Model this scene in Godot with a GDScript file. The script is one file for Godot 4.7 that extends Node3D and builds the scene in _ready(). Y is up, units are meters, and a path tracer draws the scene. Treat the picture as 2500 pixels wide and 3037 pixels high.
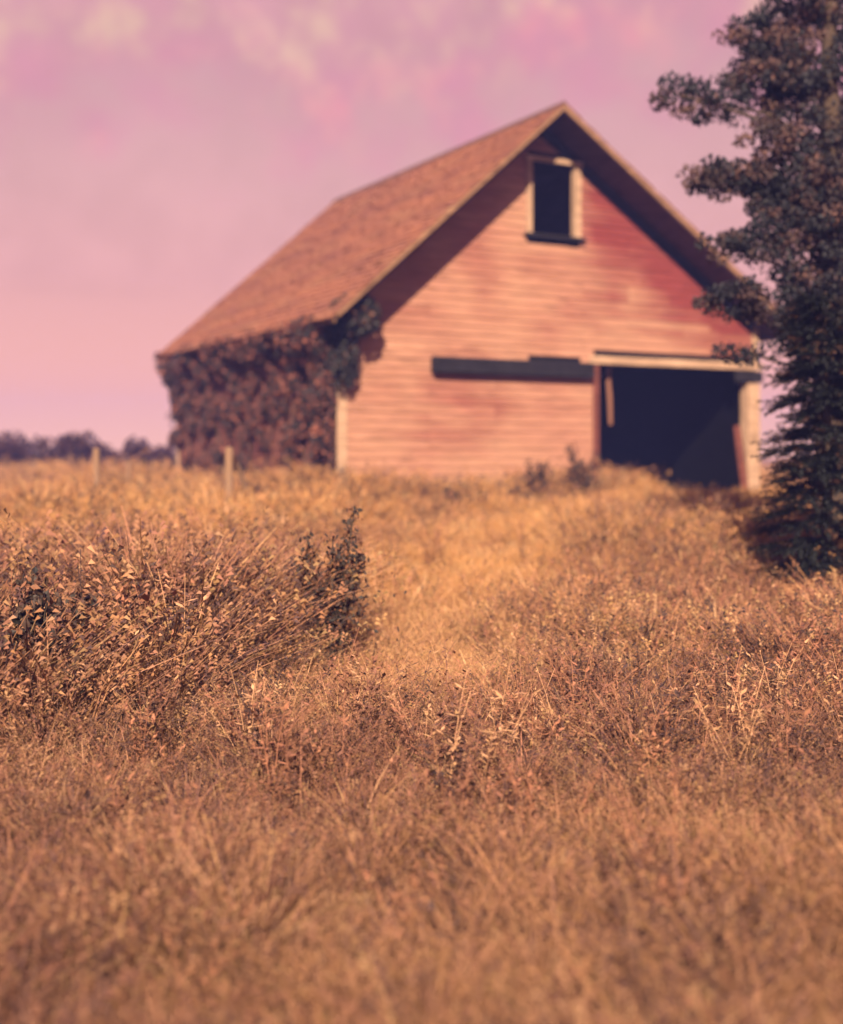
extends Node3D

# Metres. The camera stands at the origin, 1.6 m above its own ground, and looks along -z.
const EYE := 1.6
const FOCAL := 2500.0
const TH := 0.50615            # the barn is turned by 29 degrees
const CORNER := Vector3(-1.4774, 0.0, -21.6)   # near corner of the barn

var rng := RandomNumberGenerator.new()
var n1 := FastNoiseLite.new()
var n2 := FastNoiseLite.new()
var taken := {}
var M := {}

# ---------------------------------------------------------------- helpers
func at(px: float, py: float, d: float) -> Vector3:
	return Vector3((px - 868.0) / FOCAL * d, EYE + (930.0 - py) / FOCAL * d, -d)

func smooth(a: float, b: float, x: float) -> float:
	var t := clampf((x - a) / (b - a), 0.0, 1.0)
	return t * t * (3.0 - 2.0 * t)

func ground_height(x: float, z: float) -> float:
	var d := -z
	var h := 0.45 * smooth(7.0, 20.0, d) - 0.25 * smooth(34.0, 60.0, d)
	h += 0.10 * n1.get_noise_2d(x * 9.0, z * 9.0) + 0.03 * n1.get_noise_2d(x * 60.0, z * 60.0)
	# a low bank before the doorway
	h += 0.16 * exp(-(pow((x - 3.9) / 2.2, 2.0) + pow((d - 22.3) / 2.2, 2.0)))
	return h

func numbered(called: String) -> String:
	if not taken.has(called):
		taken[called] = 0
		return called
	taken[called] += 1
	return "%s_%03d" % [called, taken[called]]

func tag(o: Node, label: String, category := "", group := "", kind := "") -> Node:
	if label: o.set_meta("label", label)
	if category: o.set_meta("category", category)
	if group: o.set_meta("group", group)
	if kind: o.set_meta("kind", kind)
	return o

func thing(called: String, where: Vector3, turn := 0.0) -> Node3D:
	var o := Node3D.new()
	o.name = numbered(called)
	add_child(o)
	o.position = where
	o.rotation.y = turn
	return o

func tool() -> SurfaceTool:
	var st := SurfaceTool.new()
	st.begin(Mesh.PRIMITIVE_TRIANGLES)
	st.set_smooth_group(-1)
	return st

func done(called: String, st: SurfaceTool, mat: Material, parent: Node = self) -> MeshInstance3D:
	st.generate_normals()
	var o := MeshInstance3D.new()
	o.mesh = st.commit()
	o.material_override = mat
	o.name = numbered(called) if parent == self else called
	parent.add_child(o, true)
	return o

func quad(st: SurfaceTool, a: Vector3, b: Vector3, c: Vector3, d: Vector3, uv := Rect2(0, 0, 1, 1)) -> void:
	var p := [a, b, c, a, c, d]
	var u := [uv.position, uv.position + Vector2(uv.size.x, 0), uv.end, uv.position, uv.end, uv.position + Vector2(0, uv.size.y)]
	for i in 6:
		st.set_uv(u[i])
		st.add_vertex(p[i])

# a box with its edges taken off, between two corners
func box(st: SurfaceTool, lo: Vector3, hi: Vector3, bev := 0.006) -> void:
	var c := (lo + hi) * 0.5
	var h := (hi - lo) * 0.5
	bev = minf(bev, minf(h.x, minf(h.y, h.z)) * 0.6)
	var o := Vector2(rng.randf(), rng.randf())
	for axis in 3:
		for s in [-1.0, 1.0]:
			var n := Vector3.ZERO
			n[axis] = s
			var u := Vector3.ZERO
			u[(axis + 1) % 3] = 1.0
			var v := Vector3.ZERO
			v[(axis + 2) % 3] = s
			var hu: float = h[(axis + 1) % 3] - bev
			var hv: float = h[(axis + 2) % 3] - bev
			var m := c + n * h[axis]
			quad(st, m - u * hu + v * hv, m + u * hu + v * hv, m + u * hu - v * hv, m - u * hu - v * hv, Rect2(o.x, o.y, hu * 0.6, hv * 0.6))
	for axis in 3:
		var i := (axis + 1) % 3
		var j := (axis + 2) % 3
		for s in [-1.0, 1.0]:
			for t in [-1.0, 1.0]:
				var e := Vector3.ZERO
				e[axis] = h[axis] - bev
				var a := Vector3.ZERO
				a[i] = s * h[i]
				a[j] = t * (h[j] - bev)
				var b := Vector3.ZERO
				b[i] = s * (h[i] - bev)
				b[j] = t * h[j]
				if s * t > 0:
					quad(st, c + a - e, c + a + e, c + b + e, c + b - e, Rect2(o.x, o.y, h[axis], 0.01))
				else:
					quad(st, c + b - e, c + b + e, c + a + e, c + a - e, Rect2(o.x, o.y, h[axis], 0.01))
	for sx in [-1.0, 1.0]:
		for sy in [-1.0, 1.0]:
			for sz in [-1.0, 1.0]:
				var s3 := Vector3(sx, sy, sz)
				var pts := []
				for k in 3:
					var q := h - Vector3.ONE * bev
					q[k] = h[k]
					pts.append(c + q * s3)
				if sx * sy * sz > 0: pts.reverse()
				for q in pts:
					st.set_uv(o)
					st.add_vertex(q)

# an outline in x and y (clockwise seen from +z), from z0 (back) to z1 (front)
func slab(st: SurfaceTool, outline: Array, z0: float, z1: float) -> void:
	var n := outline.size()
	var flat := PackedVector2Array()
	for p in outline: flat.append(p)
	var tri := Geometry2D.triangulate_polygon(flat)
	for k in range(0, tri.size(), 3):
		var a := flat[tri[k]]
		var b := flat[tri[k + 1]]
		var c := flat[tri[k + 2]]
		if (b - a).cross(c - a) > 0:
			var t := b
			b = c
			c = t
		for p in [a, b, c]:
			st.set_uv(p * 0.4)
			st.add_vertex(Vector3(p.x, p.y, z1))
		for p in [a, c, b]:
			st.set_uv(p * 0.4)
			st.add_vertex(Vector3(p.x, p.y, z0))
	for k in n:
		var a: Vector2 = outline[k]
		var b: Vector2 = outline[(k + 1) % n]
		quad(st, Vector3(a.x, a.y, z1), Vector3(a.x, a.y, z0), Vector3(b.x, b.y, z0), Vector3(b.x, b.y, z1), Rect2(0, 0, a.distance_to(b) * 0.4, absf(z1 - z0) * 0.4))

# a round limb through points with radii
func limb(st: SurfaceTool, pts: Array, rad: Array, sides := 7) -> void:
	var rings := []
	for i in pts.size():
		var dir: Vector3 = (pts[mini(i + 1, pts.size() - 1)] - pts[maxi(i - 1, 0)]).normalized()
		var u := dir.cross(Vector3(0.3, 0.1, 1.0)).normalized()
		var v := dir.cross(u)
		var ring := []
		for k in sides:
			var a := TAU * k / sides
			ring.append(pts[i] + (u * cos(a) + v * sin(a)) * rad[i])
		rings.append(ring)
	for i in pts.size() - 1:
		for k in sides:
			var l := (k + 1) % sides
			quad(st, rings[i][k], rings[i + 1][k], rings[i + 1][l], rings[i][l], Rect2(k / float(sides), i * 0.3, 1.0 / sides, 0.3))

func instances(called: String, mesh: Mesh, mat: Material, where: Array, tint: Array, parent: Node = self) -> MultiMeshInstance3D:
	var mm := MultiMesh.new()
	mm.transform_format = MultiMesh.TRANSFORM_3D
	mm.use_colors = true
	mm.mesh = mesh
	mm.instance_count = where.size()
	for i in where.size():
		mm.set_instance_transform(i, where[i])
		mm.set_instance_color(i, tint[i])
	var o := MultiMeshInstance3D.new()
	o.multimesh = mm
	o.material_override = mat
	o.name = numbered(called) if parent == self else called
	parent.add_child(o, true)
	o.set_meta("kind", "stuff")
	return o

func turned(pos: Vector3, size: float) -> Transform3D:
	var b := Basis.from_euler(Vector3(rng.randf() * TAU, rng.randf() * TAU, rng.randf() * TAU))
	return Transform3D(b.scaled(Vector3.ONE * size), pos)

func in_ball() -> Vector3:
	while true:
		var v := Vector3(rng.randf_range(-1, 1), rng.randf_range(-1, 1), rng.randf_range(-1, 1))
		if v.length_squared() < 1.0:
			return v
	return Vector3.ZERO

# ---------------------------------------------------------------- materials
func noise_image(w: int, h: int, fx: float, fy: float, lo: float, hi: float, sd: int, speck := 0.0) -> ImageTexture:
	var n := FastNoiseLite.new()
	n.seed = sd
	n.noise_type = FastNoiseLite.TYPE_SIMPLEX_SMOOTH
	n.fractal_octaves = 4
	n.frequency = 1.0
	var r := RandomNumberGenerator.new()
	r.seed = sd
	var im := Image.create(w, h, false, Image.FORMAT_RGB8)
	for y in h:
		for x in w:
			# wraps round in both directions
			var a := TAU * x / w
			var b := TAU * y / h
			var v := n.get_noise_3d(cos(a) * fx, sin(a) * fx, sin(b) * fy + 7.0) + 0.5 * n.get_noise_3d(cos(b) * fy, sin(b) * fy, sin(a) * fx)
			var g := clampf(lerpf(lo, hi, 0.5 + 0.62 * v) + speck * r.randf_range(-1, 1), 0.0, 1.0)
			im.set_pixel(x, y, Color(g, g * (0.985 + 0.015 * v), g * (0.96 + 0.03 * v)))
	im.generate_mipmaps()
	return ImageTexture.create_from_image(im)

func mat(c: Color, rough := 0.85, tex: Texture2D = null, vertex := false) -> StandardMaterial3D:
	var m := StandardMaterial3D.new()
	m.albedo_color = c.linear_to_srgb()
	m.roughness = rough
	m.metallic_specular = 0.3
	m.albedo_texture = tex
	m.vertex_color_use_as_albedo = vertex
	m.cull_mode = BaseMaterial3D.CULL_DISABLED
	return m

func make_materials() -> void:
	var grain := noise_image(512, 256, 0.7, 11.0, 0.66, 1.0, 3, 0.04)
	var mottle := noise_image(256, 256, 3.0, 3.0, 0.6, 1.0, 5, 0.05)
	M.board = mat(Color(1, 1, 1), 0.9, grain, true)
	M.trim = mat(Color(0.45, 0.31, 0.22), 0.8, grain)
	M.rake = mat(Color(0.27, 0.16, 0.10), 0.8, grain)
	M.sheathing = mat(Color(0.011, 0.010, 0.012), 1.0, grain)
	M.inner_shade = mat(Color(0.005, 0.005, 0.006), 1.0, grain)
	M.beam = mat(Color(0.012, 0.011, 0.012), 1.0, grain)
	for k in [M.sheathing, M.beam, M.inner_shade]: k.metallic_specular = 0.08  # inner wood near-black: the shade behind the doorway is put into its colour
	M.soffit = mat(Color(0.12, 0.066, 0.062), 0.95, grain)
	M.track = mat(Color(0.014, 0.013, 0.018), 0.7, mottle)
	M.grey_wood = mat(Color(0.28, 0.18, 0.12), 0.9, grain)
	M.red_wood = mat(Color(0.15, 0.05, 0.038), 0.9, grain)
	M.rope = mat(Color(0.25, 0.12, 0.08), 0.9, grain)
	M.shingle = mat(Color(1, 1, 1), 0.95, mottle, true)
	M.soil = mat(Color(0.06, 0.037, 0.033), 1.0, noise_image(512, 512, 5.0, 5.0, 0.5, 1.0, 9, 0.12))
	M.soil.uv1_scale = Vector3(0.5, 0.5, 0.5)
	M.bark = mat(Color(0.075, 0.055, 0.045), 1.0, grain)
	M.grass = mat(Color(1, 1, 1), 0.75, null, true)
	M.grass.backlight = Color(0.35, 0.3, 0.2)
	M.leaf = mat(Color(1, 1, 1), 0.6, null, true)
	M.leaf.backlight = Color(0.25, 0.2, 0.1)
	M.needle = mat(Color(1, 1, 1), 0.7, null, true)

# ---------------------------------------------------------------- sky
func make_sky() -> Sky:
	var w := 1280
	var h := 640
	var cell := FastNoiseLite.new()
	cell.noise_type = FastNoiseLite.TYPE_CELLULAR
	cell.seed = 11
	cell.frequency = 12.5
	cell.cellular_return_type = FastNoiseLite.RETURN_DISTANCE
	cell.cellular_jitter = 0.9
	cell.fractal_type = FastNoiseLite.FRACTAL_NONE
	var soft := FastNoiseLite.new()
	soft.seed = 4
	soft.frequency = 3.2
	soft.fractal_octaves = 5
	var im := Image.create(w, h, false, Image.FORMAT_RGBF)
	# (height in degrees, colour as it looks)
	var steps := [[0.0, Color(1.13, 0.83, 0.64)], [3.0, Color(1.06, 0.76, 0.65)], [8.0, Color8(243, 179, 174)], [12.0, Color8(234, 177, 176)], [17.0, Color8(226, 174, 178)], [24.0, Color8(206, 160, 180)], [45.0, Color8(146, 132, 174)], [90.0, Color8(98, 108, 166)]]
	for y in h:
		var el := (0.5 - (y + 0.5) / h) * PI
		var deg := maxf(rad_to_deg(el), 0.0)
		var base := Color.WHITE
		for k in steps.size() - 1:
			if deg >= steps[k][0]:
				var t: float = clampf((deg - steps[k][0]) / (steps[k + 1][0] - steps[k][0]), 0, 1)
				base = (steps[k][1] as Color).srgb_to_linear().lerp((steps[k + 1][1] as Color).srgb_to_linear(), t)
		for x in w:
			var c := base
			if deg > 7.0 and deg < 60.0:
				var az := ((x + 0.5) / w - 0.5) * TAU
				var d := Vector3(sin(az) * cos(el), sin(el), -cos(az) * cos(el))
				var s := soft.get_noise_3dv(d * 1.0)
				var s2 := soft.get_noise_3dv(d * 5.0 + Vector3(3, 1, 7))
				var warp := Vector3(soft.get_noise_3dv(d * 9.0), soft.get_noise_3dv(d * 9.0 + Vector3(5, 5, 5)), s2) * 0.05
				var q := cell.get_noise_3dv(d + warp)
				var q2 := cell.get_noise_3dv(d * 2.3 + warp * 1.5 + Vector3(2, 0, 0))
				var puff := clampf(1.0 - smooth(-0.98, -0.45, q), 0.0, 1.0) * 0.7 + 0.3 * (1.0 - smooth(-0.95, -0.4, q2))
				var cover := smooth(11.5, 17.5, deg + 6.0 * s + 4.0 * s2) * (1.0 - smooth(36.0, 60.0, deg))
				var warm := smooth(13.0, 20.0, deg + 8.0 * s - 5.0 * s2)
				var pink := Color8(246, 160, 170).srgb_to_linear().lerp(Color8(252, 212, 178).srgb_to_linear(), warm)
				var gap := Color8(216, 150, 170).srgb_to_linear()
				c = c.lerp(gap.lerp(pink, 0.15 + 0.85 * puff), cover * 0.92)
				c = c * (1.0 + 0.10 * s2)
			else:
				c = c * 1.0
			im.set_pixel(x, y, Color(c.r, c.g, c.b))
	var p := PanoramaSkyMaterial.new()
	p.panorama = ImageTexture.create_from_image(im)
	var sky := Sky.new()
	sky.sky_material = p
	return sky

# ---------------------------------------------------------------- barn
const WIDE := 10.0
const LONG := 9.2
const RIDGE := Vector2(4.30, 8.17)
const EAVE_A := Vector2(-0.45, 3.95)     # over the side wall in view
const EAVE_B := Vector2(10.45, 4.17)
const OVER := 0.85
const THICK := 0.14

func under_roof(x: float) -> float:
	if x < RIDGE.x:
		return lerpf(EAVE_A.y, RIDGE.y, (x - EAVE_A.x) / (RIDGE.x - EAVE_A.x)) - THICK
	return lerpf(RIDGE.y, EAVE_B.y, (x - RIDGE.x) / (EAVE_B.x - RIDGE.x)) - THICK - 0.02

# the paint: faded where the weather reaches it, red where the roof has kept it
func paint_front(x: float, y: float, own: float) -> Color:
	var right_gap := under_roof(maxf(x, RIDGE.x)) - y
	var t := 0.14 + 0.55 * n1.get_noise_2d(x * 24.0, y * 36.0) + 0.16 * n2.get_noise_2d(x * 45.0, y * 110.0)
	t += own * 0.13
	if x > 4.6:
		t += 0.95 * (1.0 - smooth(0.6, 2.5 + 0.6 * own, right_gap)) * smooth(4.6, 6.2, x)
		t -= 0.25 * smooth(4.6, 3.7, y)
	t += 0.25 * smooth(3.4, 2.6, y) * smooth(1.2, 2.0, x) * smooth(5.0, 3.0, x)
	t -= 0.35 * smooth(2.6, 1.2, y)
	t = clampf(t, 0.0, 1.0)
	var pale := Color(0.385, 0.19, 0.142).lerp(Color(0.44, 0.255, 0.175), 0.5 + 0.5 * n2.get_noise_2d(x * 20.0 + 90.0, y * 25.0))
	return pale.lerp(Color(0.21, 0.046, 0.046), t)

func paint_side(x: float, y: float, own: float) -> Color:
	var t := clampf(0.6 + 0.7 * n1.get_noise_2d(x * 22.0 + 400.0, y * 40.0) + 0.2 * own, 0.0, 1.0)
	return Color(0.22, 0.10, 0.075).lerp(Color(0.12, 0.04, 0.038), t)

# one clapboard with slanting ends: lower edge xa..xb at y0, upper edge xc..xd at y1
func clapboard(parent: Node, xa: float, xb: float, xc: float, xd: float, y0: float, y1: float, front: bool) -> void:
	var st := tool()
	var own := rng.randf_range(-1, 1)
	var z0 := 0.025 + 0.004 * rng.randf()
	var z1 := 0.010
	var sag := rng.randf_range(-0.008, 0.008) + (rng.randf_range(-0.03, 0.03) if rng.randf() < 0.06 else 0.0)
	var steps := clampi(int((xb - xa) / 0.35), 1, 14)
	var uv0 := Vector2(rng.randf(), rng.randf())
	var col := func(x: float, y: float) -> Color: return paint_front(x, y, own) if front else paint_side(x, y, own)
	for i in steps:
		var s := i / float(steps)
		var e := (i + 1) / float(steps)
		var a := Vector3(lerpf(xa, xb, s), y0 - 0.012 + sag * s, z0)
		var b := Vector3(lerpf(xa, xb, e), y0 - 0.012 + sag * e, z0)
		var c := Vector3(lerpf(xc, xd, e), y1 + sag * e, z1)
		var d := Vector3(lerpf(xc, xd, s), y1 + sag * s, z1)
		var p := [d, c, b, d, b, a]
		for k in 6:
			st.set_color(col.call(p[k].x, p[k].y))
			st.set_uv(uv0 + Vector2(p[k].x * 0.25, (p[k].y - y0) * 1.2))
			st.add_vertex(p[k])
		var a2 := Vector3(a.x, a.y, 0.002)
		var b2 := Vector3(b.x, b.y, 0.002)
		for q in [a, b, b2, a, b2, a2]:
			st.set_color(col.call(a.x, a.y))
			st.set_uv(uv0)
			st.add_vertex(q)
	for side in 2:
		var q := [Vector3(xa, y0 - 0.012, z0), Vector3(xa, y0 - 0.012, 0.002), Vector3(xc, y1, z1)] if side == 0 else [Vector3(xb, y0 - 0.012 + sag, 0.002), Vector3(xb, y0 - 0.012 + sag, z0), Vector3(xd, y1 + sag, z1)]
		for v in q:
			st.set_color(col.call(v.x, v.y))
			st.set_uv(uv0)
			st.add_vertex(v)
	done("siding_board", st, M.board, parent)

func cut(spans: Array, a: float, b: float) -> Array:
	var out := []
	for s in spans:
		if b <= s[0] or a >= s[1]:
			out.append(s)
			continue
		if a > s[0]: out.append([s[0], a])
		if b < s[1]: out.append([b, s[1]])
	return out

func make_barn() -> void:
	var base := CORNER
	var barn := thing("barn", base, TH)
	tag(barn, "old red wooden barn with brown shingle roof and dark open doorway", "barn")
	var low := 0.15
	# front wall: sheathing with the loft opening and the doorway left open
	var st := tool()
	var zb := -0.12
	slab(st, [Vector2(0, low), Vector2(0, under_roof(0.0)), Vector2(4.08, under_roof(4.08)), Vector2(4.08, 3.34), Vector2(5.66, 3.34), Vector2(5.66, low)], zb, 0.0)
	slab(st, [Vector2(5.2, 3.34), Vector2(5.2, under_roof(5.2)), Vector2(WIDE, under_roof(WIDE)), Vector2(WIDE, 3.34)], zb, 0.0)
	slab(st, [Vector2(4.08, 3.34), Vector2(4.08, 5.85), Vector2(5.2, 5.85), Vector2(5.2, 3.34)], zb, 0.0)
	slab(st, [Vector2(4.08, 7.26), Vector2(4.08, under_roof(4.08)), Vector2(RIDGE.x, under_roof(RIDGE.x)), Vector2(5.2, under_roof(5.2)), Vector2(5.2, 7.26)], zb, 0.0)
	slab(st, [Vector2(9.8, low), Vector2(9.8, 3.34), Vector2(WIDE, 3.34), Vector2(WIDE, low)], zb, 0.0)
	var front := done("wall", st, M.sheathing, barn)
	var rise := 0.166
	var y := 0.5
	var joints := [1.85, 3.3, 5.35, 6.5, 7.6, 8.7]
	var row := 0
	while y < 8.0:
		var y1 := minf(y + rise, 8.02)
		# where the roof meets this course
		var la := maxf(0.0, EAVE_A.x + (y + THICK - EAVE_A.y) / (RIDGE.y - EAVE_A.y) * (RIDGE.x - EAVE_A.x))
		var lb := maxf(0.0, EAVE_A.x + (y1 + THICK - EAVE_A.y) / (RIDGE.y - EAVE_A.y) * (RIDGE.x - EAVE_A.x))
		var ra := minf(WIDE, EAVE_B.x - (y + THICK + 0.02 - EAVE_B.y) / (RIDGE.y - EAVE_B.y) * (EAVE_B.x - RIDGE.x))
		var rb := minf(WIDE, EAVE_B.x - (y1 + THICK + 0.02 - EAVE_B.y) / (RIDGE.y - EAVE_B.y) * (EAVE_B.x - RIDGE.x))
		var spans := [[la, ra]]
		if y1 > 5.80 and y < 7.34: spans = cut(spans, 4.02, 5.27)
		if y < 3.50: spans = cut(spans, 5.62, WIDE - 0.001)
		if absf(y - 3.322) < 0.08: spans = cut(spans, 4.05, 5.3)
		for s in spans:
			var cuts: Array = [s[0]]
			for j in joints:
				var jj: float = j + (0.0 if row % 3 else 0.35 * (1 if row % 2 else -1))
				if jj > s[0] + 0.5 and jj < s[1] - 0.5 and rng.randf() < 0.55:
					cuts.append(jj)
			cuts.append(s[1])
			for k in cuts.size() - 1:
				var xa: float = cuts[k]
				var xb: float = cuts[k + 1] - (0.006 if k < cuts.size() - 2 else 0.0)
				var xc := lb if k == 0 and xa == la else xa
				var xd := rb if k == cuts.size() - 2 and s[1] == ra else xb
				if xd - xc > 0.03:
					clapboard(front, xa, xb, xc, xd, y, y1, true)
		y += rise
		row += 1
	# side wall in view
	st = tool()
	slab(st, [Vector2(0, low), Vector2(0, under_roof(0.0)), Vector2(LONG - 0.12, under_roof(0.0)), Vector2(LONG - 0.12, low)], -0.12, 0.0)
	var side := done("wall", st, M.sheathing, barn)
	side.position = Vector3(0, 0, -LONG)
	side.rotation.y = -PI / 2
	y = 0.5
	while y < 4.0:
		var y1 := minf(y + rise, under_roof(0.0))
		var c := [0.0, rng.randf_range(2.4, 3.6), rng.randf_range(5.2, 6.6), LONG - 0.04]
		for k in 3:
			clapboard(side, c[k], c[k + 1] - 0.006, c[k], c[k + 1] - 0.006, y, y1, false)
		y += rise
	# the other side and the back, plain boards blackened to paint the inside's shade
	st = tool()
	slab(st, [Vector2(0, low), Vector2(0, under_roof(WIDE)), Vector2(LONG - 0.12, under_roof(WIDE)), Vector2(LONG - 0.12, low)], -0.12, 0.0)
	var other := done("wall", st, M.inner_shade, barn)
	other.position = Vector3(WIDE, 0, -0.121)
	other.rotation.y = PI / 2
	st = tool()
	slab(st, [Vector2(0.121, low), Vector2(0.121, under_roof(0.12)), Vector2(RIDGE.x, under_roof(RIDGE.x)), Vector2(WIDE - 0.121, under_roof(WIDE - 0.12)), Vector2(WIDE - 0.121, low)], -LONG, -LONG + 0.12)
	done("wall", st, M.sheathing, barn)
	# corner boards
	st = tool()
	box(st, Vector3(-0.045, 0.2, 0.002), Vector3(0.15, under_roof(0.0) + 0.1, 0.05))
	done("corner_board", st, M.trim, barn)
	st = tool()
	box(st, Vector3(-0.05, 0.2, -LONG - 0.03), Vector3(-0.002, under_roof(0.0) - 0.03, -LONG + 0.13))
	done("corner_board", st, M.trim, barn)
	st = tool()
	box(st, Vector3(WIDE - 0.13, 3.53, 0.036), Vector3(WIDE + 0.04, under_roof(WIDE) - 0.02, 0.06))
	done("corner_board", st, M.trim, barn)
	# roof: two slopes, their shingles, the boards along the rakes
	for s in 2:
		var e := EAVE_A if s == 0 else EAVE_B
		var dir := (e - RIDGE).normalized()
		var up := Vector2(-dir.y, dir.x) if s else Vector2(dir.y, -dir.x)
		var run := RIDGE.distance_to(e)
		st = tool()
		var line := [RIDGE - Vector2(0, 0.03), e - up * 0.03, e - up * 0.10, Vector2(RIDGE.x, RIDGE.y - 0.12)]
		if s == 1: line.reverse()
		slab(st, line, -LONG - 0.16, OVER - 0.02)
		var roof := done("roof", st, M.soffit, barn)
		var sh := shingle_mesh()
		var where := []
		var tint := []
		var courses := int(run / 0.19)
		for c in courses + 1:
			var z := -LONG - 0.2 + rng.randf() * 0.1
			while z < OVER + 0.02:
				var wd := rng.randf_range(0.11, 0.22)
				if rng.randf() < 0.012:
					z += wd
					continue
				var zz := minf(z + wd * 0.5, OVER - wd * 0.3)
				var q := RIDGE + dir * (run - c * 0.19 + 0.03 + rng.randf_range(-0.012, 0.012))
				var bow := -0.06 * sin(PI * clampf((z + LONG) / (LONG + OVER), 0, 1)) * (1.0 - (run - c * 0.19) / run * 0.7)
				var bx := Vector3(0, 0, 1)
				var by := Vector3(up.x, up.y, 0)
				var bz := Vector3(dir.x, dir.y, 0)
				var tilt := Basis(bx, -0.05 * (1.0 if s == 1 else -1.0) * 0.0 + rng.randf_range(-0.02, 0.02) + (rng.randf_range(-0.12, 0.12) if rng.randf() < 0.05 else 0.0))
				var b := tilt * Basis(bx * wd, by, bz)
				where.append(Transform3D(b, Vector3(q.x, q.y + bow * 0.0, zz) + by * (0.004 + rng.randf() * 0.012)))
				var streak := n1.get_noise_2d(zz * 10.0 + s * 300.0, c * 26.0) + 0.5 * n2.get_noise_2d(zz * 50.0, c * 60.0)
				var col := Color(0.345, 0.145, 0.09).lerp(Color(0.235, 0.098, 0.075), clampf(0.5 + streak * 1.1 + rng.randf_range(-0.25, 0.25), 0, 1))
				col = col.lerp(Color(0.32, 0.165, 0.10), clampf(n2.get_noise_2d(zz * 16.0 + 77.0, c * 14.0) * 0.9, 0, 0.6))
				tint.append(col)
				z += wd + 0.004
		instances("shingles", sh, M.shingle, where, tint, roof)
		# rake board: its face looks at the camera
		st = tool()
		var r := [RIDGE + up * 0.02, e + up * 0.02, e - up * 0.075, RIDGE - Vector2(0, 0.105)]
		if s == 1: r.reverse()
		slab(st, r, OVER - 0.019, OVER + 0.012)
		done("rake_board", st, M.rake, barn)
		# dark strip added on the wall to stand in for the roof's shadow band
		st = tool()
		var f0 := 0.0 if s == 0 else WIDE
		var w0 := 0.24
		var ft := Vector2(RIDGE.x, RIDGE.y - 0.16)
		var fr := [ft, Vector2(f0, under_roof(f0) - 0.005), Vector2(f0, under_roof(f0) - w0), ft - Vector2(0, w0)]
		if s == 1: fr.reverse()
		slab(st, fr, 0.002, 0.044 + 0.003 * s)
		done("shade_strip", st, M.track, barn)
		# eave board
		st = tool()
		box(st, Vector3(e.x - 0.015, e.y - 0.15, -LONG - 0.15), Vector3(e.x + 0.015, e.y - 0.03, OVER - 0.03))
		done("eave_board", st, M.rake, barn)
	st = tool()
	slab(st, [Vector2(RIDGE.x - 0.14, RIDGE.y - 0.085), Vector2(RIDGE.x, RIDGE.y + 0.06), Vector2(RIDGE.x + 0.14, RIDGE.y - 0.06), Vector2(RIDGE.x, RIDGE.y + 0.03)], -LONG - 0.2, OVER + 0.02)
	done("ridge_cap", st, M.soffit, barn)
	# loft opening: casing and sill
	var win := Node3D.new()
	win.name = "loft_window"
	barn.add_child(win)
	for b in [[4.0, 4.12, 5.84, 7.26], [5.15, 5.29, 5.84, 7.26]]:
		st = tool()
		box(st, Vector3(b[0], b[2], -0.1), Vector3(b[1], b[3], 0.065))
		done("frame", st, M.trim, win)
	st = tool()
	box(st, Vector3(3.97, 7.262, -0.1), Vector3(5.32, 7.345, 0.075))
	done("frame", st, M.trim, win)
	st = tool()
	box(st, Vector3(3.94, 5.765, -0.1), Vector3(5.36, 5.838, 0.13))
	done("sill", st, M.track, win)
	# doorway: lintel, posts, track, strap
	st = tool()
	box(st, Vector3(5.5, 3.345, 0.036), Vector3(WIDE + 0.16, 3.50, 0.085))
	var lin := done("lintel", st, M.trim, barn)
	lin.rotation.z = 0.002
	st = tool()
	box(st, Vector3(1.86, 3.06, 0.04), Vector3(5.52, 3.36, 0.2), 0.015)
	done("door_track", st, M.track, barn)
	st = tool()
	box(st, Vector3(9.35, 3.10, 0.03), Vector3(WIDE + 0.15, 3.342, 0.1), 0.01)
	done("door_track", st, M.track, barn)
	st = tool()
	box(st, Vector3(5.60, 0.3, -0.16), Vector3(5.74, 3.34, 0.05))
	done("door_post", st, M.red_wood, barn)
	st = tool()
	box(st, Vector3(9.74, 0.3, -0.18), Vector3(WIDE + 0.09, 3.09, 0.06))
	done("door_post", st, M.trim, barn)
	st = tool()
	limb(st, [Vector3(6.23, 3.34, -0.3), Vector3(6.235, 3.02, -0.3), Vector3(6.26, 2.7, -0.29), Vector3(6.29, 2.15, -0.3)], [0.06, 0.045, 0.05, 0.04], 6)
	done("hanging_strap", st, M.rope, barn)
	# inside: floor of the loft, posts, cross beams
	st = tool()
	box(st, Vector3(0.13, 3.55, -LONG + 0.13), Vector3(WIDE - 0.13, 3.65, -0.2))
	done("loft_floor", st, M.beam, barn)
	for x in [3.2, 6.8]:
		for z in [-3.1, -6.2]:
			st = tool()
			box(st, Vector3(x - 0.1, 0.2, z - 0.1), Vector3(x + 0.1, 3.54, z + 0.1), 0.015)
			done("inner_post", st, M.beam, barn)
	# loose boards that lean on the door post
	var loose := thing("leaning_board", at(1533, 1000, 25.2))
	tag(loose, "narrow reddish board leaning against the bright door post", "board")
	st = tool()
	box(st, Vector3(-0.09, -0.35, -0.02), Vector3(0.09, 1.25, 0.02))
	var lb2 := done("plank", st, M.red_wood, loose)
	lb2.rotation = Vector3(-0.12, TH, 0.05)

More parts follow.
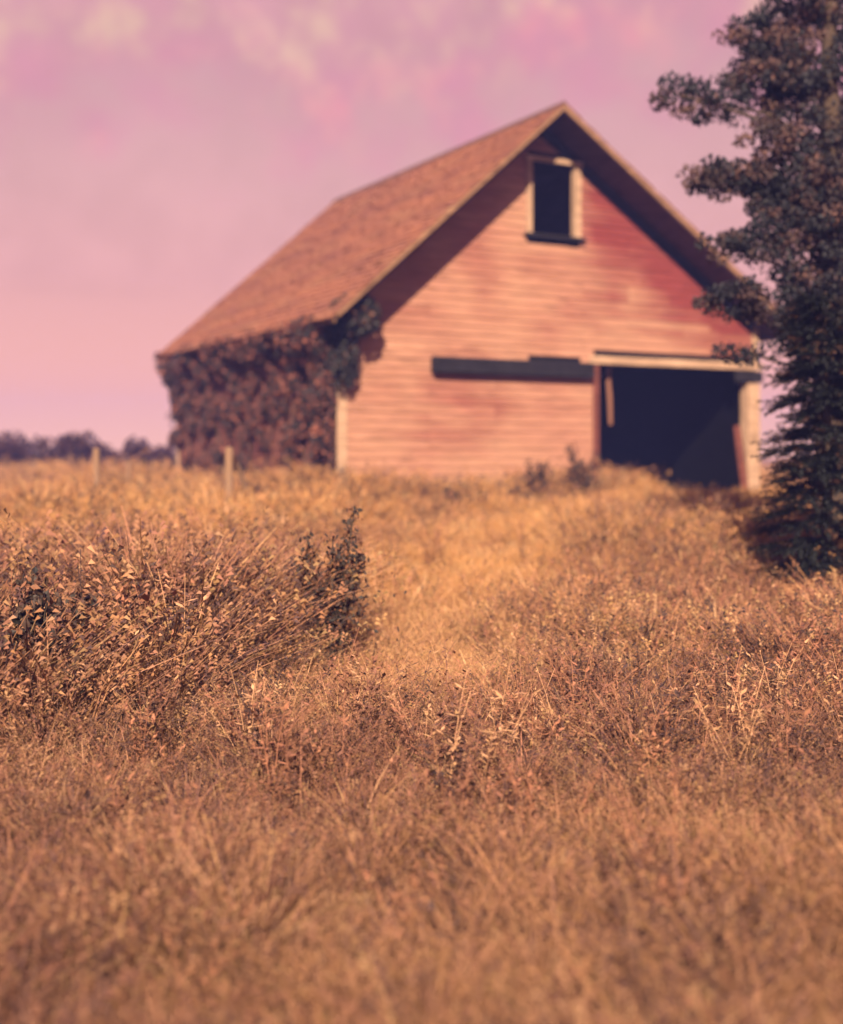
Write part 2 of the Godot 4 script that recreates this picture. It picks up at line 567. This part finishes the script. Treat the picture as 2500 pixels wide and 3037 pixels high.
func shingle_mesh() -> Mesh:
	var st := tool()
	# one unit wide in x, thickness in y, length down the slope in z (thick at its lower end)
	var a := 0.47
	var t := 0.022
	var l := 0.11
	quad(st, Vector3(-a, 0.004, -l), Vector3(a, 0.004, -l), Vector3(a, t, l), Vector3(-a, t, l), Rect2(0, 0, 0.3, 0.3))
	quad(st, Vector3(-a, t, l), Vector3(a, t, l), Vector3(a, -0.006, l), Vector3(-a, -0.006, l), Rect2(0.3, 0, 0.3, 0.05))
	quad(st, Vector3(-a, 0.004, -l), Vector3(-a, t, l), Vector3(-a, -0.006, l), Vector3(-a, -0.006, -l))
	quad(st, Vector3(a, 0.004, -l), Vector3(a, -0.006, -l), Vector3(a, -0.006, l), Vector3(a, t, l))
	st.generate_normals()
	return st.commit()

# ---------------------------------------------------------------- plants
func leaf_mesh(long := 1.0, wide := 0.62) -> Mesh:
	var st := tool()
	var m := Vector3(0, 0.06, 0)
	var tip := Vector3(0, -0.05, long * 0.5)
	var foot := Vector3(0, 0, -long * 0.5)
	for s in [-1.0, 1.0]:
		var e1 := Vector3(s * wide * 0.5, -0.06, -long * 0.08)
		var e2 := Vector3(s * wide * 0.36, -0.08, long * 0.24)
		for tri in [[foot, e1, m], [m, e1, e2], [m, e2, tip]]:
			for v in tri: st.add_vertex(v)
	st.generate_normals()
	return st.commit()

func tuft_mesh(sd: int, blades: int, spread: float, tall: float, lean: float, wide: float, heads: float) -> Mesh:
	var r := RandomNumberGenerator.new()
	r.seed = sd
	var st := tool()
	for i in blades:
		var a := r.randf() * TAU
		var foot := Vector3(cos(a), 0, sin(a)) * spread * sqrt(r.randf())
		var h := tall * r.randf_range(0.45, 1.0)
		var out := Vector3(cos(a + r.randf_range(-0.9, 0.9)), 0, sin(a + r.randf_range(-0.9, 0.9))) * h * lean * r.randf_range(0.2, 1.0)
		var face := r.randf() * TAU
		var across := Vector3(cos(face), 0, sin(face))
		var w := wide * r.randf_range(0.6, 1.2)
		var tone := r.randf_range(0.6, 1.15)
		var c := Color(tone, tone * r.randf_range(0.9, 1.05), tone * r.randf_range(0.8, 1.1))
		var prev := []
		for k in 4:
			var t := k / 3.0
			var p := foot + Vector3(0, h * t * (1.0 - 0.18 * t * lean), 0) + out * t * t
			var ww := w * (1.0 - 0.85 * t)
			var now := [p - across * ww, p + across * ww]
			if k > 0:
				for q in [prev[0], prev[1], now[1], prev[0], now[1], now[0]]:
					st.set_color(c)
					st.add_vertex(q)
			prev = now
		if r.randf() < heads:
			var top := foot + Vector3(0, h * (1.0 - 0.18 * lean), 0) + out
			for k in 5:
				var side := Vector3(r.randf_range(-1, 1), r.randf_range(-0.2, 0.9), r.randf_range(-1, 1)).normalized() * 0.028
				var s0 := top - Vector3(0, 0.022 * k, 0)
				for q in [s0 - Vector3(0, 0.008, 0), s0 + side, s0 + side * 0.6 + Vector3(0, 0.02, 0)]:
					st.set_color(c * 0.9)
					st.add_vertex(q)
	st.generate_normals()
	return st.commit()

func weed_mesh(sd: int) -> Mesh:
	var r := RandomNumberGenerator.new()
	r.seed = sd
	var st := tool()
	for s in 4:
		var a := r.randf() * TAU
		var h := r.randf_range(0.7, 1.0)
		var foot := Vector3(cos(a), 0, sin(a)) * 0.06
		var lean := Vector3(r.randf_range(-0.4, 0.4), 0, r.randf_range(-0.4, 0.4))
		var pts := []
		for k in 5:
			var t := k / 4.0
			pts.append(foot + Vector3(0, h * t, 0) + lean * t * t)
		var tone := r.randf_range(0.7, 1.2)
		for k in 4:
			var w := 0.0035 * (1.0 - 0.15 * k)
			for ax in [Vector3(w, 0, 0), Vector3(0, 0, w)]:
				for q in [pts[k] - ax, pts[k] + ax, pts[k + 1] + ax, pts[k] - ax, pts[k + 1] + ax, pts[k + 1] - ax]:
					st.set_color(Color(tone, tone, tone))
					st.add_vertex(q)
		for k in 22:
			var t := r.randf_range(0.12, 1.0)
			var p: Vector3 = foot + Vector3(0, h * t, 0) + lean * t * t
			var b := r.randf() * TAU
			var ln := r.randf_range(0.06, 0.17) * (1.15 - 0.6 * t)
			var d := Vector3(cos(b), r.randf_range(-0.3, 0.7), sin(b)).normalized() * ln
			var ac := d.cross(Vector3.UP).normalized() * ln * r.randf_range(0.10, 0.2)
			var tn := r.randf_range(0.5, 1.3)
			for q in [p, p + d * 0.5 + ac, p + d, p, p + d, p + d * 0.5 - ac]:
				st.set_color(Color(tn, tn * r.randf_range(0.9, 1.1), tn * 0.9))
				st.add_vertex(q)
	st.generate_normals()
	return st.commit()

func lane(x: float, d: float) -> float:         # the strip of short grass that leads up to the doorway
	var c := -0.1 + 0.028 * maxf(d - 8.0, 0.0) * maxf(d - 8.0, 0.0) * 0.8
	return smooth(1.1, 0.3, absf(x - c) / (0.75 + 0.05 * d)) * smooth(6.0, 8.0, d)

func thicket(x: float, d: float) -> float:      # tall weeds on the near side
	var e := pow((x + 2.5) / 1.6, 2.0) + pow((d - 9.0) / 2.9, 2.0)
	return smooth(1.25, 0.7, e + 0.5 * n1.get_noise_2d(x * 60.0, d * 60.0))

func bank_weeds(x: float, d: float) -> float:   # rough weeds before the doorway
	var e := pow((x - 3.5) / 1.9, 2.0) + pow((d - 15.0) / 4.2, 2.0)
	return smooth(1.2, 0.5, e + 0.7 * n1.get_noise_2d(x * 50.0 + 70.0, d * 40.0))

func by_wall(p: Vector3) -> float:               # rank growth along the foot of the barn
	var q := (p - CORNER).rotated(Vector3.UP, -TH)
	var out := maxf(q.z, -q.x)
	if q.x > 5.3: out = maxf(out, (q.x - 5.3) * 2.0)
	return smooth(2.4, 0.2, out) * smooth(0.0, 0.05, out)

func in_barn(p: Vector3) -> bool:
	var q := (p - CORNER).rotated(Vector3.UP, -TH)
	return q.x > -0.1 and q.x < WIDE + 0.1 and q.z < 0.1 and q.z > -LONG - 0.2

func grass_tint(x: float, d: float) -> Color:
	var big := n1.get_noise_2d(x * 14.0 + 31.0, d * 10.0)
	var fine := n2.get_noise_2d(x * 120.0, d * 90.0)
	var go := lane(x, d)
	var gold := smooth(9.0, 13.0, d)
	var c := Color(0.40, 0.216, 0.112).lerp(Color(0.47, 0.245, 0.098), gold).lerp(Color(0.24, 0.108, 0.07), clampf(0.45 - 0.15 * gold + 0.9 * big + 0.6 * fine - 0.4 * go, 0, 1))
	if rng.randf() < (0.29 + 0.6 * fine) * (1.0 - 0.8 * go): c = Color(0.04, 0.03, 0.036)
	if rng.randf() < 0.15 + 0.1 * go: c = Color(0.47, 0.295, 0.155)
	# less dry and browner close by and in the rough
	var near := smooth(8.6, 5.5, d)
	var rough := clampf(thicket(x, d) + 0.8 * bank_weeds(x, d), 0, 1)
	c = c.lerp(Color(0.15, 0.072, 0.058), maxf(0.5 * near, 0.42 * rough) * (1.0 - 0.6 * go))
	return c * rng.randf_range(0.8, 1.15)

func make_ground() -> void:
	var st := SurfaceTool.new()
	st.begin(Mesh.PRIMITIVE_TRIANGLES)
	var zs := []
	var d := -6.0
	while d < 34.0:
		zs.append(d)
		d += 0.5
	while d < 190.0:
		zs.append(d)
		d *= 1.16
	var xs := []
	var x := 0.0
	while x < 20.0:
		xs.append(x)
		x += 0.5
	while x < 170.0:
		xs.append(x)
		x *= 1.2
	var all := []
	for k in range(xs.size() - 1, 0, -1): all.append(-xs[k])
	all.append_array(xs)
	for i in zs.size():
		for j in all.size():
			var z: float = -zs[i]
			st.set_uv(Vector2(all[j], z))
			st.add_vertex(Vector3(all[j], ground_height(all[j], z), z))
	var n := all.size()
	for i in zs.size() - 1:
		for j in n - 1:
			var a := i * n + j
			for k in [a, a + n, a + 1, a + 1, a + n, a + n + 1]: st.add_index(k)
	st.generate_normals()
	var o := MeshInstance3D.new()
	o.name = "ground"
	o.mesh = st.commit()
	o.material_override = M.soil
	add_child(o)
	tag(o, "dry uneven soil of the field under the grass", "", "", "structure")

func make_grass() -> void:
	var field := thing("grass", Vector3.ZERO)
	tag(field, "dry golden grass covering the field before the barn", "grass", "", "stuff")
	var near_tufts := []
	var far_tufts := []
	for k in 5: near_tufts.append(tuft_mesh(100 + k, 22, 0.09, 1.0, 0.55, 0.0062, 0.35))
	for k in 3: far_tufts.append(tuft_mesh(140 + k, 26, 0.22, 1.0, 0.5, 0.011, 0.3))
	var where := [[], [], [], [], [], [], [], []]
	var tint := [[], [], [], [], [], [], [], []]
	# rings of depth: [from, to, tufts per square metre, far mesh?]
	for ring in [[2.2, 6.0, 260.0, false], [6.0, 10.0, 190.0, false], [10.0, 16.0, 120.0, false], [16.0, 26.0, 60.0, true], [26.0, 45.0, 16.0, true], [45.0, 80.0, 6.0, true], [80.0, 160.0, 1.6, true]]:
		var w0: float = ring[1] * 0.42 + 1.5
		var count := int((ring[1] - ring[0]) * 2.0 * w0 * ring[2])
		for i in count:
			var d := rng.randf_range(ring[0], ring[1])
			var x := rng.randf_range(-w0, w0)
			if absf(x) > d * 0.40 + 1.2: continue
			var p := Vector3(x, 0, -d)
			if in_barn(p): continue
			p.y = ground_height(x, -d) - 0.01
			var clump := n2.get_noise_2d(x * 110.0, d * 80.0)
			if d < 16.0 and rng.randf() < -1.4 * clump: continue
			var hgt := 0.36 + 0.2 * n1.get_noise_2d(x * 30.0, d * 30.0) + 0.14 * clump + rng.randf_range(-0.1, 0.14)
			hgt *= 1.0 - 0.35 * lane(x, d)
			hgt += 0.52 * thicket(x, d) + 0.22 * bank_weeds(x, d) + 0.4 * by_wall(p) + 0.2 * smooth(13.0, 16.0, d) * smooth(24.0, 20.0, d) * smooth(0.5, -1.5, x)
			hgt *= lerpf(0.72, 1.0, smooth(4.0, 9.0, d))
			hgt += 0.18 * n2.get_noise_2d(x * 22.0 + 500.0, d * 22.0)
			if d > 26.0: hgt *= 1.1
			var k := rng.randi() % 5 if not ring[3] else 5 + rng.randi() % 3
			var wide: float = 1.0 if d < 26.0 else (1.8 if d < 45.0 else 3.5)
			var b := Basis(Vector3.UP, rng.randf() * TAU).scaled(Vector3(wide * maxf(hgt, 0.3) * 2.0, maxf(hgt, 0.14), wide * maxf(hgt, 0.3) * 2.0))
			b = Basis(Vector3(rng.randf_range(-1, 1), 0, rng.randf_range(-1, 1)).normalized(), rng.randf_range(0, 0.22)) * b
			where[k].append(Transform3D(b, p))
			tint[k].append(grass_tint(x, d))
	for k in 8:
		instances("tufts", near_tufts[k] if k < 5 else far_tufts[k - 5], M.grass, where[k], tint[k], field)
	# tall weeds
	var rank := thing("weeds", Vector3.ZERO)
	tag(rank, "tall brown weeds standing thick among the dry grass", "weeds", "", "stuff")
	var meshes := []
	for k in 8: meshes.append(weed_mesh(300 + k))
	where = [[], [], [], [], [], [], [], []]
	tint = [[], [], [], [], [], [], [], []]
	for i in 42000:
		var d := rng.randf_range(3.4, 21.0)
		var x := rng.randf_range(-4.5, 6.5)
		if absf(x) > d * 0.40 + 0.6: continue
		var th := thicket(x, d)
		var bw := bank_weeds(x, d)
		var p := Vector3(x, 0, -d)
		if in_barn(p) or rng.randf() > maxf(th * 0.22, maxf(bw * 0.2, 0.16 * smooth(13.0, 9.0, d) * smooth(4.0, 7.0, d) * (1.0 - lane(x, d)) + 0.4 * by_wall(p) + 0.012)): continue
		p.y = ground_height(x, -d) - 0.02
		var h := lerpf(0.5, 1.05, th) if th > bw else 0.62
		h = maxf(h, 0.85 * by_wall(p)) * rng.randf_range(0.45, 1.1)
		var k := rng.randi() % 8
		where[k].append(Transform3D(Basis(Vector3.UP, rng.randf() * TAU).scaled(Vector3(h, h, h)), p))
		var c := Color(0.31, 0.14, 0.085).lerp(Color(0.045, 0.03, 0.034), pow(rng.randf(), 1.3))
		if rng.randf() < 0.14: c = Color(0.43, 0.25, 0.145)
		tint[k].append(c)
	for k in 8:
		instances("stalks", meshes[k], M.grass, where[k], tint[k], rank)

func bush(called: String, label: String, category: String, foot: Vector3, tall: float, wide: float, leaves: int, size: float, dark: float, group := "") -> Node3D:
	var o := thing(called, foot)
	tag(o, label, category, group)
	var st := tool()
	var tips := []
	for k in 9:
		var a := rng.randf() * TAU
		var tip := Vector3(cos(a) * wide * rng.randf_range(0.2, 0.8), tall * rng.randf_range(0.6, 1.0), sin(a) * wide * rng.randf_range(0.2, 0.8))
		st = tool()
		limb(st, [Vector3(cos(a), 0, sin(a)) * 0.03 - Vector3(0, 0.05, 0), tip * 0.5 + Vector3(0, tall * 0.08, 0), tip], [0.016 * tall, 0.010 * tall, 0.004 * tall], 5)
		tips.append(tip)
		done("stem", st, M.bark, o)
	var where := []
	var tint := []
	for i in leaves:
		var tip: Vector3 = tips[rng.randi() % tips.size()]
		var along := pow(rng.randf_range(0.03, 1.0), 0.7)
		var p := tip * along + in_ball() * wide * lerpf(0.5, 0.2, along)
		if i % 9 == 0: p = tip * 0.5 + in_ball() * Vector3(wide * 1.5, tall * 0.5, wide * 1.5)
		p.y = maxf(p.y, 0.03)
		where.append(turned(p, size * rng.randf_range(0.6, 1.25)))
		tint.append(Color(0.018, 0.018, 0.018).lerp(Color(0.15, 0.07, 0.04), 1.0 if rng.randf() > dark else rng.randf() * 0.25))
	instances("foliage", leaf_mesh(), M.leaf, where, tint, o)
	return o

func make_vine() -> void:
	var o := thing("climbing_vine", CORNER, TH)
	tag(o, "dark leafy vine climbing over the side wall of the barn", "vine")
	var st := tool()
	for k in 9:
		var z := -0.15 - 1.0 * k + rng.randf_range(-0.3, 0.3)
		var pts := []
		var rad := []
		st = tool()
		for i in 7:
			pts.append(Vector3(-0.075, 0.35 + i * 0.58, z + 0.25 * sin(i * 1.3 + k)))
			rad.append(0.022 - 0.002 * i)
		limb(st, pts, rad, 5)
		done("stem", st, M.bark, o)
	var where := []
	var tint := []
	var tries := 0
	while where.size() < 30000 and tries < 330000:
		tries += 1
		var z := rng.randf_range(-LONG - 0.12, 0.12)
		var y := rng.randf_range(0.4, 4.0)
		var v := 0.5 + 1.0 * n1.get_noise_2d(z * 55.0, y * 70.0) + 0.6 * n2.get_noise_2d(z * 60.0 + 9.0, y * 60.0)
		v *= lerpf(0.62, 1.0, smooth(1.0, 2.6, y))
		v += 0.65 * smooth(-1.3, -0.3, z) * smooth(1.2, 2.2, y)
		v += 0.25 * smooth(-7.6, -9.0, z) * smooth(2.2, 3.0, y)
		if v < 0.47 or rng.randf() > v: continue
		var out := 0.04 + 0.24 * rng.randf() * clampf(v, 0, 1) + rng.randf_range(0.1, 0.42) * smooth(3.0, 3.8, y)
		where.append(turned(Vector3(-0.04 - out, y, z), 0.03 + 0.075 * rng.randf() * rng.randf_range(0.3, 1.0)))
		tint.append(Color(0.02, 0.018, 0.02).lerp(Color(0.25, 0.085, 0.055), 0.0 if rng.randf() < 0.62 else rng.randf_range(0.3, 1.0)))
	# the bunch that has climbed round the corner on to the rake
	for i in 2600:
		var q := in_ball()
		var p := Vector3(0.15, 4.0, 0.35) + Vector3(q.x * 0.5, q.y * 0.42, q.z * 0.42)
		if i > 1500: p = Vector3(0.02, 3.4, 0.2) + Vector3(q.x * 0.28, q.y * 0.75, q.z * 0.25)
		where.append(turned(p, rng.randf_range(0.05, 0.12)))
		tint.append(Color(0.02, 0.02, 0.02).lerp(Color(0.12, 0.055, 0.035), 0.0 if rng.randf() < 0.85 else rng.randf()))
	instances("foliage", leaf_mesh(1.0, 0.8), M.leaf, where, tint, o)

func make_tree() -> void:
	var foot := at(1706, 930, 13.2)
	foot.y = ground_height(foot.x, foot.z)
	var o := thing("broadleaf_tree", foot)
	tag(o, "tall broadleaf tree whose dark and rusty branches hang before the barn roof", "tree")
	# sprays of foliage: place, half width, half height, leaves
	var sprays := [[1590, 165, 13.5, 100, 62, 1300], [1690, 180, 13.2, 110, 170, 2600], [1455, 205, 13.2, 80, 52, 400], [1385, 190, 13.0, 52, 46, 130], [1590, 295, 12.6, 62, 42, 420],
		[1505, 368, 12.8, 88, 38, 560], [1440, 352, 12.7, 50, 20, 130], [1595, 385, 12.8, 66, 60, 800], [1585, 470, 12.6, 60, 60, 640], [1495, 508, 12.6, 46, 34, 260], [1690, 430, 13.0, 80, 130, 2200],
		[1530, 622, 12.5, 78, 38, 460], [1645, 600, 12.8, 46, 66, 640], [1530, 722, 12.5, 38, 22, 110], [1632, 700, 12.6, 32, 60, 260], [1705, 700, 13.0, 62, 150, 1700], [1545, 80, 13.4, 80, 50, 420], [1660, 20, 13.4, 120, 70, 1300], [1740, 560, 12.4, 50, 300, 1500]]
	var st := tool()
	var trunk := [Vector3(0, -0.1, 0), Vector3(0.05, 1.2, 0), Vector3(-0.03, 2.6, 0.05), Vector3(0.06, 4.0, 0), Vector3(0.0, 5.4, 0.0), Vector3(0.05, 6.6, 0.0)]
	limb(st, trunk, [0.24, 0.19, 0.17, 0.14, 0.1, 0.05], 10)
	done("trunk", st, M.bark, o)
	var where := []
	var tint := []
	for s in sprays:
		var c: Vector3 = at(s[0], s[1], s[2]) - foot
		var rx: float = s[3] / FOCAL * s[2]
		var ry: float = s[4] / FOCAL * s[2]
		st = tool()
		var root := Vector3(0.02, clampf(c.y - 0.35 * absf(c.x) - 0.1, 0.8, 6.3), 0.0)
		limb(st, [root, root.lerp(c, 0.5) + Vector3(0, 0.12, 0), c, c + (c - root).normalized() * rx * 0.7], [0.04, 0.02, 0.01, 0.004], 6)
		done("branch", st, M.bark, o)
		# leaves in clumps about twigs inside the spray
		var clumps := []
		for k in maxi(4, s[5] / 26):
			clumps.append([c + in_ball() * Vector3(rx, ry, rx * 0.8), rng.randf()])
		for i in int(s[5] * 2.9):
			var k = clumps[rng.randi() % clumps.size()]
			var p: Vector3 = k[0] + in_ball() * Vector3(0.15, 0.1, 0.15)
			if i % 7 == 0: p = root.lerp(c, rng.randf_range(0.35, 1.0)) + in_ball() * 0.12
			where.append(turned(p, 0.03 + 0.055 * rng.randf() * rng.randf_range(0.4, 1.0)))
			var rust: float = 0.0 if k[1] < 0.55 else (k[1] - 0.5) * 1.5
			tint.append(Color(0.012, 0.013, 0.018).lerp(Color(0.12, 0.06, 0.05), clampf(rust * rng.randf_range(0.4, 1.2), 0, 1)))
	instances("crown", leaf_mesh(1.0, 0.66), M.leaf, where, tint, o)

func make_spruce() -> void:
	var foot := at(1700, 930, 11.2)
	foot.y = ground_height(foot.x, foot.z)
	var o := thing("young_spruce", foot)
	tag(o, "young dark spruce with drooping boughs beside the barn doorway", "tree")
	var st := tool()
	limb(st, [Vector3(0, -0.1, 0), Vector3(0.02, 1.4, 0), Vector3(0, 3.0, 0)], [0.07, 0.045, 0.01], 8)
	done("trunk", st, M.bark, o)
	# a twig with needles, one unit long in x
	st = tool()
	for k in 60:
		var t := k / 59.0
		var a := rng.randf() * TAU
		var p := Vector3(t, 0, 0)
		var dir := Vector3(0.5, cos(a) * 0.55, sin(a)).normalized() * 0.24 * (1.0 - 0.4 * t)
		var ac := dir.cross(Vector3(0, 1, 0.3)).normalized() * 0.026
		for q in [p - ac, p + ac, p + dir]: st.add_vertex(q)
	st.generate_normals()
	var twig := st.commit()
	var where := []
	var tint := []
	var bst := tool()
	for k in 150:
		var t := rng.randf_range(0.03, 0.98)
		var y := 3.0 * t
		var reach := 0.57 * pow(1.0 - t, 0.45) * rng.randf_range(0.75, 1.15) + 0.05
		var a := rng.randf() * TAU
		var dir := Vector3(cos(a), 0, sin(a))
		var tip := Vector3(0, y - reach * 0.12, 0) + dir * reach
		var mid := Vector3(0, y + reach * 0.02, 0) + dir * reach * 0.5
		limb(bst, [Vector3(0, y, 0), mid, tip], [0.012, 0.008, 0.003], 4)
		for i in int(10 + reach * 40):
			var s := rng.randf_range(0.1, 1.0)
			var p := Vector3(0, y, 0).lerp(mid, s * 2.0) if s < 0.5 else mid.lerp(tip, s * 2.0 - 1.0)
			var side := dir.rotated(Vector3.UP, rng.randf_range(-1.1, 1.1))
			var f := (side + Vector3(0, rng.randf_range(-0.55, 0.15), 0)).normalized()
			var ln := rng.randf_range(0.13, 0.27)
			var zz := f.cross(Vector3.UP).normalized()
			where.append(Transform3D(Basis(f * ln, zz.cross(f) * ln, zz * ln), p))
			tint.append(Color(0.014, 0.017, 0.018).lerp(Color(0.11, 0.055, 0.035), 0.0 if rng.randf() < 0.86 else rng.randf()))
	done("branch", bst, M.bark, o)
	instances("crown", twig, M.needle, where, tint, o)

func make_hedge() -> void:
	# [pixel across, top, depth, half width in metres, label]
	var rows := [[20, 886, 45.0, 1.6, "broad dark tree at the very end of the far tree line"], [85, 896, 44.0, 1.2, "low round tree in the far tree line beside the broad end tree"],
		[150, 890, 43.0, 1.1, "rounded dark tree behind the tallest pale fence post"], [215, 912, 46.0, 0.95, "low bushy tree just past the tallest fence post"],
		[272, 898, 44.0, 0.5, "slim pointed tree standing up between low bushes of the tree line"], [318, 912, 45.0, 1.0, "low bushy tree at the far corner of the barn"], [-45, 895, 43.0, 1.4, "dark bushy tree half outside the view past the broad end tree"]]
	for r in rows:
		var top := at(r[0], r[1], r[2])
		var foot := Vector3(top.x, ground_height(top.x, top.z), top.z)
		var tall := top.y - foot.y
		var o := thing("distant_tree", foot)
		tag(o, r[4], "tree", "trees of the far tree line")
		var st := tool()
		limb(st, [Vector3(0, -0.1, 0), Vector3(0.05, tall * 0.4, 0), Vector3(0, tall * 0.85, 0)], [0.1, 0.08, 0.03], 7)
		done("trunk", st, M.bark, o)
		var where := []
		var tint := []
		var lobes := []
		for k in 9:
			lobes.append([Vector3(rng.randf_range(-1, 1) * r[3] * 0.7, tall * rng.randf_range(0.25, 0.72), rng.randf_range(-1, 1) * 0.5), rng.randf_range(0.25, 0.42)])
		lobes.append([Vector3(0, tall * 0.74, 0), 0.26])
		for i in 1500:
			var l = lobes[rng.randi() % lobes.size()]
			var p: Vector3 = l[0] + in_ball() * Vector3(r[3] * 0.5, tall * l[1], 0.55)
			p.y = clampf(p.y, 0.05, tall * 1.03)
			where.append(turned(p, rng.randf_range(0.09, 0.2)))
			tint.append(Color(0.02, 0.009, 0.01).lerp(Color(0.075, 0.026, 0.022), rng.randf() * rng.randf()))
		instances("crown", leaf_mesh(1.0, 0.8), M.leaf, where, tint, o)

func make_fence() -> void:
	var posts := [[200, 924, 19.5, 0.055, "tallest pale wooden fence post before the far tree line", 0.012], [263, 950, 27.0, 0.045, "thin short fence post between the tall post and the barn", -0.02], [469, 922, 17.8, 0.065, "weathered fence post before the vine covered barn wall", -0.015]]
	for p in posts:
		var top := at(p[0], p[1], p[2])
		var foot := Vector3(top.x, ground_height(top.x, top.z) - 0.15, top.z)
		var o := thing("fence_post", foot)
		tag(o, p[4], "fence post", "old fence posts")
		var st := tool()
		var h := top.y - foot.y
		limb(st, [Vector3.ZERO, Vector3(0.01, h * 0.5, 0), Vector3(0.0, h - 0.02, 0), Vector3(0.0, h, 0)], [p[3] * 1.1, p[3], p[3] * 0.95, p[3] * 0.6], 9)
		var m := done("post", st, M.grey_wood, o)
		m.rotation.z = p[5]
		st = tool()
		limb(st, [Vector3(0, h, 0), Vector3(0, h + 0.012, 0)], [p[3] * 0.62, 0.004], 9)
		done("post_top", st, M.grey_wood, m)
	var foot := at(545, 975, 18.6)
	foot.y = ground_height(foot.x, foot.z)
	var o := thing("brace_board", foot, 0.0)
	tag(o, "slanting weathered board leaning on the fence post before the vine", "board")
	var st := tool()
	var hi := at(472, 925, 17.95) - foot
	limb(st, [Vector3(0, -0.1, 0), hi * 0.5 + Vector3(0, -0.01, 0), hi], [0.045, 0.045, 0.04], 4)
	done("plank", st, M.grey_wood, o)

func make_shrubs() -> void:
	var p := at(682, 930, 8.4)
	p.y = ground_height(p.x, p.z)
	bush("shrub", "dark upright shrub standing alone in the middle of the golden grass", "shrub", p, 1.3, 0.30, 1900, 0.044, 0.66)
	p = at(50, 930, 6.7)
	p.y = ground_height(p.x, p.z)
	bush("shrub", "dense dark shrub at the end of the tall weeds nearest the camera", "shrub", p, 0.92, 0.4, 2200, 0.06, 0.9)
	var at_wall := [[1105, 21.6, 0.98, 0.36, 620, "small dark shrub growing against the orange barn wall"], [1205, 22.2, 1.1, 0.6, 1000, "wider dark shrub beside the barn doorway post"], [950, 20.2, 0.62, 0.65, 520, "low spreading shrub in the grass below the door track"], [1060, 20.4, 0.5, 0.35, 260, "smallest shrub, low in the grass before the barn wall"], [505, 18.8, 0.8, 0.42, 500, "dark shrub beside the foot of the weathered fence post"]]
	for s in at_wall:
		p = at(s[0], 930, s[1])
		p.y = ground_height(p.x, p.z)
		bush("shrub", s[5], "shrub", p, s[2], s[3], s[4], 0.075, 0.62)

# ---------------------------------------------------------------- the scene
func _ready() -> void:
	rng.seed = 20
	n1.seed = 2
	n1.frequency = 0.02
	n1.fractal_octaves = 3
	n2.seed = 8
	n2.frequency = 0.02
	n2.fractal_octaves = 3
	var cam := Camera3D.new()
	cam.name = "camera"
	cam.position = Vector3(0, EYE, 0)
	cam.projection = Camera3D.PROJECTION_FRUSTUM
	cam.near = 0.05
	cam.far = 2000.0
	cam.size = 0.05 * 2109.0 / FOCAL
	cam.frustum_offset = Vector2(0, -124.5 / FOCAL * 0.05)
	var lens := CameraAttributesPhysical.new()
	lens.frustum_focal_length = 117.0
	lens.exposure_aperture = 2.15
	lens.frustum_focus_distance = 6.6
	cam.attributes = lens
	add_child(cam)
	var env := Environment.new()
	env.background_mode = Environment.BG_SKY
	env.sky = make_sky()
	env.background_energy_multiplier = 0.335
	env.tonemap_mode = Environment.TONE_MAPPER_LINEAR
	env.tonemap_exposure = 2.9
	env.sdfgi_enabled = true
	env.ssao_enabled = true
	env.ssil_enabled = true
	env.fog_enabled = true
	env.fog_density = 0.0024
	env.fog_light_color = Color(0.52, 0.58, 1.0)
	var we := WorldEnvironment.new()
	we.environment = env
	add_child(we)
	var sun := DirectionalLight3D.new()
	sun.name = "sun"
	sun.light_energy = 1.6
	sun.light_color = Color(1.0, 0.89, 0.76)
	sun.light_angular_distance = 0.5
	sun.shadow_enabled = true
	add_child(sun)
	sun.look_at_from_position(Vector3(-0.079, 0.80, 1.187) * 10.0, Vector3.ZERO)

	make_materials()
	make_ground()
	make_barn()
	make_hedge()
	make_tree()
	make_spruce()
	make_vine()
	make_fence()
	make_shrubs()
	make_grass()
